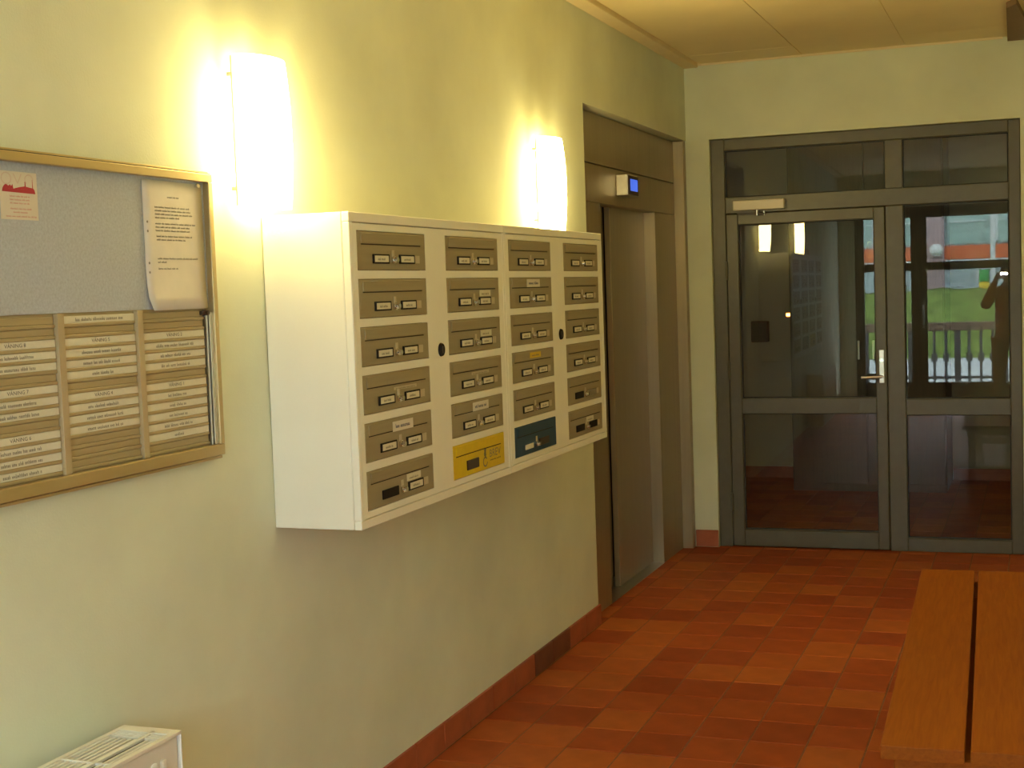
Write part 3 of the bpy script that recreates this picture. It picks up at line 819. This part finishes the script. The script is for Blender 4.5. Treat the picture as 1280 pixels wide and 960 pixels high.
def _slats(bm):
    x = 0.016
    while x < RD - 0.016:
        if not 0.088 < x < 0.103:
            add_box(bm, (x, 0.03, RH - 0.010), (x + 0.0062, RL - 0.078, RH - 0.0015))
        x += 0.0140
    for k in range(3):
        yy = RL - 0.068 + k * 0.0115
        add_box(bm, (0.014, yy, RH - 0.010), (0.088, yy + 0.0045, RH - 0.0012))
        add_box(bm, (0.103, yy, RH - 0.010), (RD - 0.016, yy + 0.0045, RH - 0.0012))
tag(link('grille_slats', mesh_of('grille_slats', _slats), 'radiator', rd), kind='stuff')
boxes('grille_painted_shade', 'radiator_gap_shade', rd, [((0.014, 0.02, RH - 0.06), (RD - 0.016, RL - 0.02, RH - 0.014))])  # dark block, its colour stands for the shade below the slats
for y in (0.25, 1.15):
    boxes('wall_bracket', 'radiator', rd, [((-0.03, y, 0.08), (0.006, y + 0.03, RH - 0.08))], 0.002)
link('supply_pipe', mesh_of('supply_pipe', lambda bm: add_cyl(bm, (0.07, 0.06, -0.12), (0.07, 0.06, 0.01), 0.008, seg=12)), 'chrome', rd)
link('supply_pipe', mesh_of('supply_pipe', lambda bm: add_cyl(bm, (0.07, 0.11, -0.12), (0.07, 0.11, 0.01), 0.008, seg=12)), 'chrome', rd)

# ================================================================== bench
bn = thing('bench', 'long bench of orange brown planks with a gap between them, right foreground', 'bench', (1.593, 3.434, 0), 0.0291)
BL = 2.163
for x0, x1 in ((0.0, 0.1985), (0.2125, 0.4125)):
    boxes('plank', 'bench_wood', bn, [((x0, 0, 0.414), (x1, BL, 0.450))], 0.0025, 2)
for y in (0.035, BL - 0.135):
    boxes('batten', 'bench_wood', bn, [((0.03, y, 0.374), (0.385, y + 0.10, 0.413))], 0.003)
    for x in (0.045, 0.318):
        boxes('leg', 'bench_wood', bn, [((x, y + 0.02, 0.0), (x + 0.05, y + 0.08, 0.373))], 0.003)
    boxes('foot_rail', 'bench_wood', bn, [((0.0955, y + 0.03, 0.07), (0.3175, y + 0.07, 0.13))], 0.002)
boxes('stretcher', 'bench_wood', bn, [((0.185, 0.135, 0.32), (0.225, BL - 0.135, 0.373))], 0.003)

# ================================================================== entrance wall behind the photographer (seen mirrored in the glass)
W0, W1 = YE - 0.2, YE
struct('wall_entrance', 'wall', [((-0.3, W0, 0), (0.20, W1, ZC + 0.1)), ((2.20, W0, 0), (XR + 0.2, W1, ZC + 0.1)), ((0.20, W0, 2.48), (2.20, W1, ZC + 0.1))])
ed = thing('entrance_door', 'dark wooden glazed entrance doors to the street, mirrored in the glass', 'door', (1.2, YE - 0.10, 0))
oo = (1.2, YE - 0.10, 0)
ya, yb = YE - 0.13, YE - 0.07
boxes('jamb', 'entrance_wood', ed, [((0.20, ya, 0), (0.31, yb, 2.48))], 0.004, origin=oo)
boxes('jamb', 'entrance_wood', ed, [((2.10, ya, 0), (2.20, yb, 2.48))], 0.004, origin=oo)
boxes('head', 'entrance_wood', ed, [((0.31, ya, 2.345), (2.10, yb, 2.48))], 0.004, origin=oo)
boxes('meeting_stile', 'entrance_wood', ed, [((0.885, ya, 0.0), (1.08, yb, 2.345))], 0.004, origin=oo)
boxes('bottom_rail', 'entrance_wood', ed, [((0.31, ya, 0), (0.885, yb, 0.26))], 0.004, origin=oo)
boxes('bottom_rail', 'entrance_wood', ed, [((1.08, ya, 0), (2.10, yb, 0.26))], 0.004, origin=oo)
boxes('glazing_bar', 'entrance_wood', ed, [((0.31, ya, 1.68), (0.885, yb, 1.78))], 0.004, origin=oo)
boxes('glazing_bar', 'entrance_wood', ed, [((1.08, ya, 1.68), (2.10, yb, 1.78))], 0.004, origin=oo)
for x0, x1 in ((0.31, 0.885), (1.08, 2.10)):
    for z0, z1 in ((0.26, 1.68), (1.78, 2.345)):
        boxes('pane', 'entrance_glass', ed, [((x0 - 0.006, YE - 0.103, z0 - 0.006), (x1 + 0.006, YE - 0.097, z1 + 0.006))], origin=oo)
link('door_pull', mesh_of('door_pull', lambda bm: (add_cyl(bm, (1.03, YE - 0.02, 0.95), (1.03, YE - 0.02, 1.25), 0.012), add_cyl(bm, (1.03, YE - 0.07, 0.98), (1.03, YE - 0.02, 0.98), 0.008), add_cyl(bm, (1.03, YE - 0.07, 1.22), (1.03, YE - 0.02, 1.22), 0.008)), tuple(-c for c in oo)), 'brushed_metal', ed)

# outside
tag(link('street_ground', mesh_of('street_ground', lambda bm: add_box(bm, (-30, -40, -0.2), (30, W0 - 0.001, -0.02))), 'pavement'), kind='structure')
def _bank(bm):
    r = random.Random(9)
    nx, ny = 80, 8
    g = []
    for j in range(ny + 1):
        t = j / ny
        g.append([bm.verts.new((-14 + 30 * i / nx, -11.8 - 2.3 * t + r.uniform(-0.05, 0.05), -0.05 + 1.36 * math.sin(t * math.pi / 2) + r.uniform(-0.07, 0.07))) for i in range(nx + 1)])
    b = [bm.verts.new((-14 + 30 * i / nx, -14.25, -0.05)) for i in range(nx + 1)]
    g.append(b)
    for j in range(len(g) - 1):
        for i in range(nx):
            bm.faces.new((g[j][i], g[j][i + 1], g[j + 1][i + 1], g[j + 1][i]))
tag(link('grass_bank', mesh_of('grass_bank', _bank, smooth=True), 'grass'), 'green grassy bank across the street, mirrored in the glass', 'grass', kind='stuff')
ab = thing('apartment_building', 'pale building with teal windows and orange bands across the street', 'building', (1.5, -14.6, 0))
ob = (1.5, -14.6, 0)
boxes('wall', 'facade_grey', ab, [((-12, -17.0, -0.02), (14, -14.7, 3.35))], origin=ob)
for z in (1.95,):
    boxes('orange_band', 'facade_orange', ab, [((-12, -14.7, z), (14, -14.62, z + 0.29))], origin=ob)
    boxes('white_band', 'facade_white', ab, [((-12, -14.7, z - 0.16), (14, -14.60, z - 0.01))], origin=ob)
k = -12.0
while k < 13.9:
    boxes('column', 'facade_pink', ab, [((k, -14.7, -0.02), (k + 0.36, -14.55, 3.35))], 0.01, origin=ob)
    for z in (2.28,):
        w = boxes('window', 'facade_teal', ab, [((k + 0.42, -14.7, z), (k + 2.44, -14.66, z + 0.95))], origin=ob)
        boxes('window_bar', 'facade_white', w, [((k + 1.40, -14.66, z), (k + 1.45, -14.63, z + 0.95)), ((k + 0.42, -14.66, z + 0.46), (k + 1.40, -14.63, z + 0.49)), ((k + 1.45, -14.66, z + 0.46), (k + 2.44, -14.63, z + 0.49))], origin=ob)
    k += 2.54 if True else 0
gl = thing('globe_lamp', 'white globe lamp on the pink column of the building across the street', 'lamp', (0.9, -14.3, 2.11))
link('globe', mesh_of('globe', lambda bm: add_sphere(bm, (0, 0.0, 0.04), 0.14), smooth=True), 'globe', gl)
link('bracket', mesh_of('bracket', lambda bm: (add_cyl(bm, (0, 0, -0.14), (0, 0, -0.09), 0.05), add_cyl(bm, (0, -0.25, -0.13), (0, 0, -0.13), 0.02))), 'fence_iron', gl)
po = thing('white_post', 'tall white post before the building across the street', 'post', (2.04, -14.34, 0))
link('shaft', mesh_of('shaft', lambda bm: add_cyl(bm, (0, 0, -0.02), (0, 0, 3.6), 0.05)), 'facade_white', po)
link('cap', mesh_of('cap', lambda bm: add_cyl(bm, (0, 0, 3.6), (0, 0, 3.66), 0.065, 0.03)), 'facade_white', po)
sg = thing('street_sign', 'green and yellow street sign beside the tall white post', 'sign', (1.86, -14.44, 0))
boxes('green_panel', 'sign_green', sg, [((-0.10, -0.01, 1.45), (0.10, 0.01, 1.70))], 0.004)
boxes('yellow_panel', 'sign_yellow', sg, [((-0.10, -0.01, 1.30), (0.10, 0.01, 1.445))], 0.004)
link('pole', mesh_of('pole', lambda bm: add_cyl(bm, (-0.125, 0, -0.02), (-0.125, 0, 1.80), 0.022)), 'facade_white', sg)
fe = thing('railing_fence', 'dark iron railing with brown top rail along the pavement outside', 'fence', (1.4, -5.0, 0))
boxes('top_rail', 'fence_rail', fe, [((-3.4, -0.05, 0.78), (3.4, 0.05, 0.91))], 0.008)
boxes('bottom_rail', 'fence_iron', fe, [((-3.4, -0.02, 0.06), (3.4, 0.02, 0.10))], 0.004)
bal = mesh_of('baluster', lambda bm: (add_cyl(bm, (0, 0, -0.02), (0, 0, 0.78), 0.020, seg=8), add_cyl(bm, (0, 0, 0.32), (0, 0, 0.44), 0.045, 0.045, 8)))
post = mesh_of('fence_post', lambda bm: add_box(bm, (-0.045, -0.045, -0.02), (0.045, 0.045, 0.78), 0.006))
for k in range(-20, 21):
    x = k * 0.166
    link('fence_post' if k % 4 == 0 else 'baluster', post if k % 4 == 0 else bal, 'fence_iron', fe, (x, 0, 0))

# ================================================================== the photographer (mirrored in the sidelight)
def skin_mesh(name, verts, edges, radii, material, parent, root=0, sub=2):
    me = bpy.data.meshes.new(name)
    me.from_pydata([Vector(v) for v in verts], edges, [])
    o = link(name, me, material, parent)
    sk_ = o.modifiers.new('skin', 'SKIN'); sk_.use_smooth_shade = True; sk_.branch_smoothing = 0.4
    for i, r in enumerate(radii):
        rr = r if isinstance(r, tuple) else (r, r)
        me.skin_vertices[0].data[i].radius = rr
        me.skin_vertices[0].data[i].use_root = (i == root)
    s = o.modifiers.new('subdivision', 'SUBSURF'); s.levels = sub; s.render_levels = sub
    return o

PX, PY = 2.02, -0.50
pe = thing('person', 'person in a brown jacket and brown trousers raising a camera, mirrored in the glass', 'person', (PX, PY, 0))
V = []; E_ = []; R_ = []
def vtx(p, r, link_to=None):
    V.append((p[0], p[1], p[2])); R_.append(r)
    if link_to is not None: E_.append((link_to, len(V) - 1))
    return len(V) - 1
pel = vtx((0, 0, 0.92), 0.135)
bel = vtx((0, 0.0, 1.08), 0.125, pel)
che = vtx((0, 0.0, 1.28), 0.145, bel)
utop = vtx((0, 0.0, 1.40), 0.105, che)
nek = vtx((0, 0.015, 1.49), 0.052, utop)
jaw = vtx((0, 0.035, 1.555), 0.068, nek)
cra = vtx((0, 0.025, 1.625), 0.088, jaw)
top_ = vtx((0, 0.010, 1.685), 0.066, cra)
nose = vtx((0, 0.128, 1.590), 0.012, cra)
hand_pts = {}
for s in (-1, 1):
    sh = vtx((s * 0.165, 0.0, 1.395), 0.062, utop)
    elb = vtx((s * 0.265, 0.150, 1.225), 0.044, sh)
    wr = vtx((s * 0.120 - 0.03, 0.300, 1.520), 0.028, elb)
    pm = vtx((s * 0.085 - 0.045, 0.325, 1.575), 0.034, wr)
    for k in range(4):
        # fingers wrap around the front of the camera body
        b0 = vtx((s * 0.070 - 0.045, 0.345 + 0.006 * k, 1.555 + 0.021 * k), 0.0095, pm)
        b1 = vtx((s * 0.064 - 0.045, 0.385, 1.560 + 0.020 * k), 0.0088, b0)
        b2 = vtx((s * 0.040 - 0.045, 0.397 - 0.002 * k, 1.563 + 0.019 * k), 0.0078, b1)
    t0 = vtx((s * 0.070 - 0.045, 0.312, 1.560), 0.011, pm)
    t1 = vtx((s * 0.045 - 0.045, 0.318, 1.548), 0.010, t0)
    hip = vtx((s * 0.095, 0, 0.86), 0.100, pel)
    kn = vtx((s * 0.105, 0.02, 0.49), 0.062, hip)
    an = vtx((s * 0.110, -0.02, 0.09), 0.042, kn)
    toe = vtx((s * 0.120, 0.12, 0.045), 0.036, an)
skin_mesh('body', V, E_, R_, 'skin', pe, pel, 2)
# jacket
V = []; E_ = []; R_ = []
a = vtx((0, 0, 0.86), 0.175); b = vtx((0, 0, 1.08), 0.165, a); c = vtx((0, 0, 1.28), 0.180, b); d_ = vtx((0, 0, 1.40), 0.125, c); n_ = vtx((0, 0.01, 1.475), 0.072, d_)
for s in (-1, 1):
    sh = vtx((s * 0.170, 0, 1.390), 0.082, d_); e = vtx((s * 0.270, 0.145, 1.220), 0.064, sh); w = vtx((s * 0.130 - 0.028, 0.290, 1.500), 0.044, e)
skin_mesh('jacket', V, E_, R_, 'jacket', pe, b, 2)
V = []; E_ = []; R_ = []
a = vtx((0, 0, 0.92), 0.150)
for s in (-1, 1):
    h_ = vtx((s * 0.098, 0, 0.82), 0.115, a); k_ = vtx((s * 0.108, 0.02, 0.49), 0.080, h_); q_ = vtx((s * 0.112, -0.015, 0.10), 0.066, k_)
skin_mesh('trousers', V, E_, R_, 'trousers', pe, a, 2)
link('hair', mesh_of('hair', lambda bm: add_sphere(bm, (0, 0.000, 1.652), 0.098, 20, 14, (0.92, 1.0, 0.92)), smooth=True), 'hair', pe)
def _shoe(s):
    def f(bm):
        add_sphere(bm, (s * 0.116, 0.075, 0.042), 0.05, 16, 10, (0.95, 2.6, 0.85))
        for v in bm.verts:
            if v.co.z < 0.0: v.co.z = 0.0
    return f
for s in (-1, 1):
    link('shoe', mesh_of('shoe', _shoe(s), smooth=True), 'shoe', pe)
    link('ear', mesh_of('ear', lambda bm: add_sphere(bm, (s * 0.092, 0.015, 1.595), 0.022, 10, 8, (0.4, 0.8, 1.3)), smooth=True), 'skin', pe)
    link('eye', mesh_of('eye', lambda bm: add_sphere(bm, (s * 0.033, 0.104, 1.612), 0.012, 10, 8), smooth=True), 'eye', pe)

cc = thing('compact_camera', 'small silver camera with lit flash held by the mirrored person', 'camera', (PX - 0.045, PY + 0.36, 1.55))
boxes('camera_body', 'camera_silver', cc, [((-0.052, -0.018, 0.0), (0.052, 0.010, 0.068))], 0.006, 2)
link('lens', mesh_of('lens', lambda bm: (add_cyl(bm, (0.012, 0.010, 0.021), (0.012, 0.020, 0.021), 0.020), add_cyl(bm, (0.012, 0.020, 0.021), (0.012, 0.028, 0.021), 0.016))), 'plate_black', cc)
boxes('flash', 'flash_glow', cc, [((-0.048, 0.010, 0.042), (0.028, 0.0125, 0.067))])
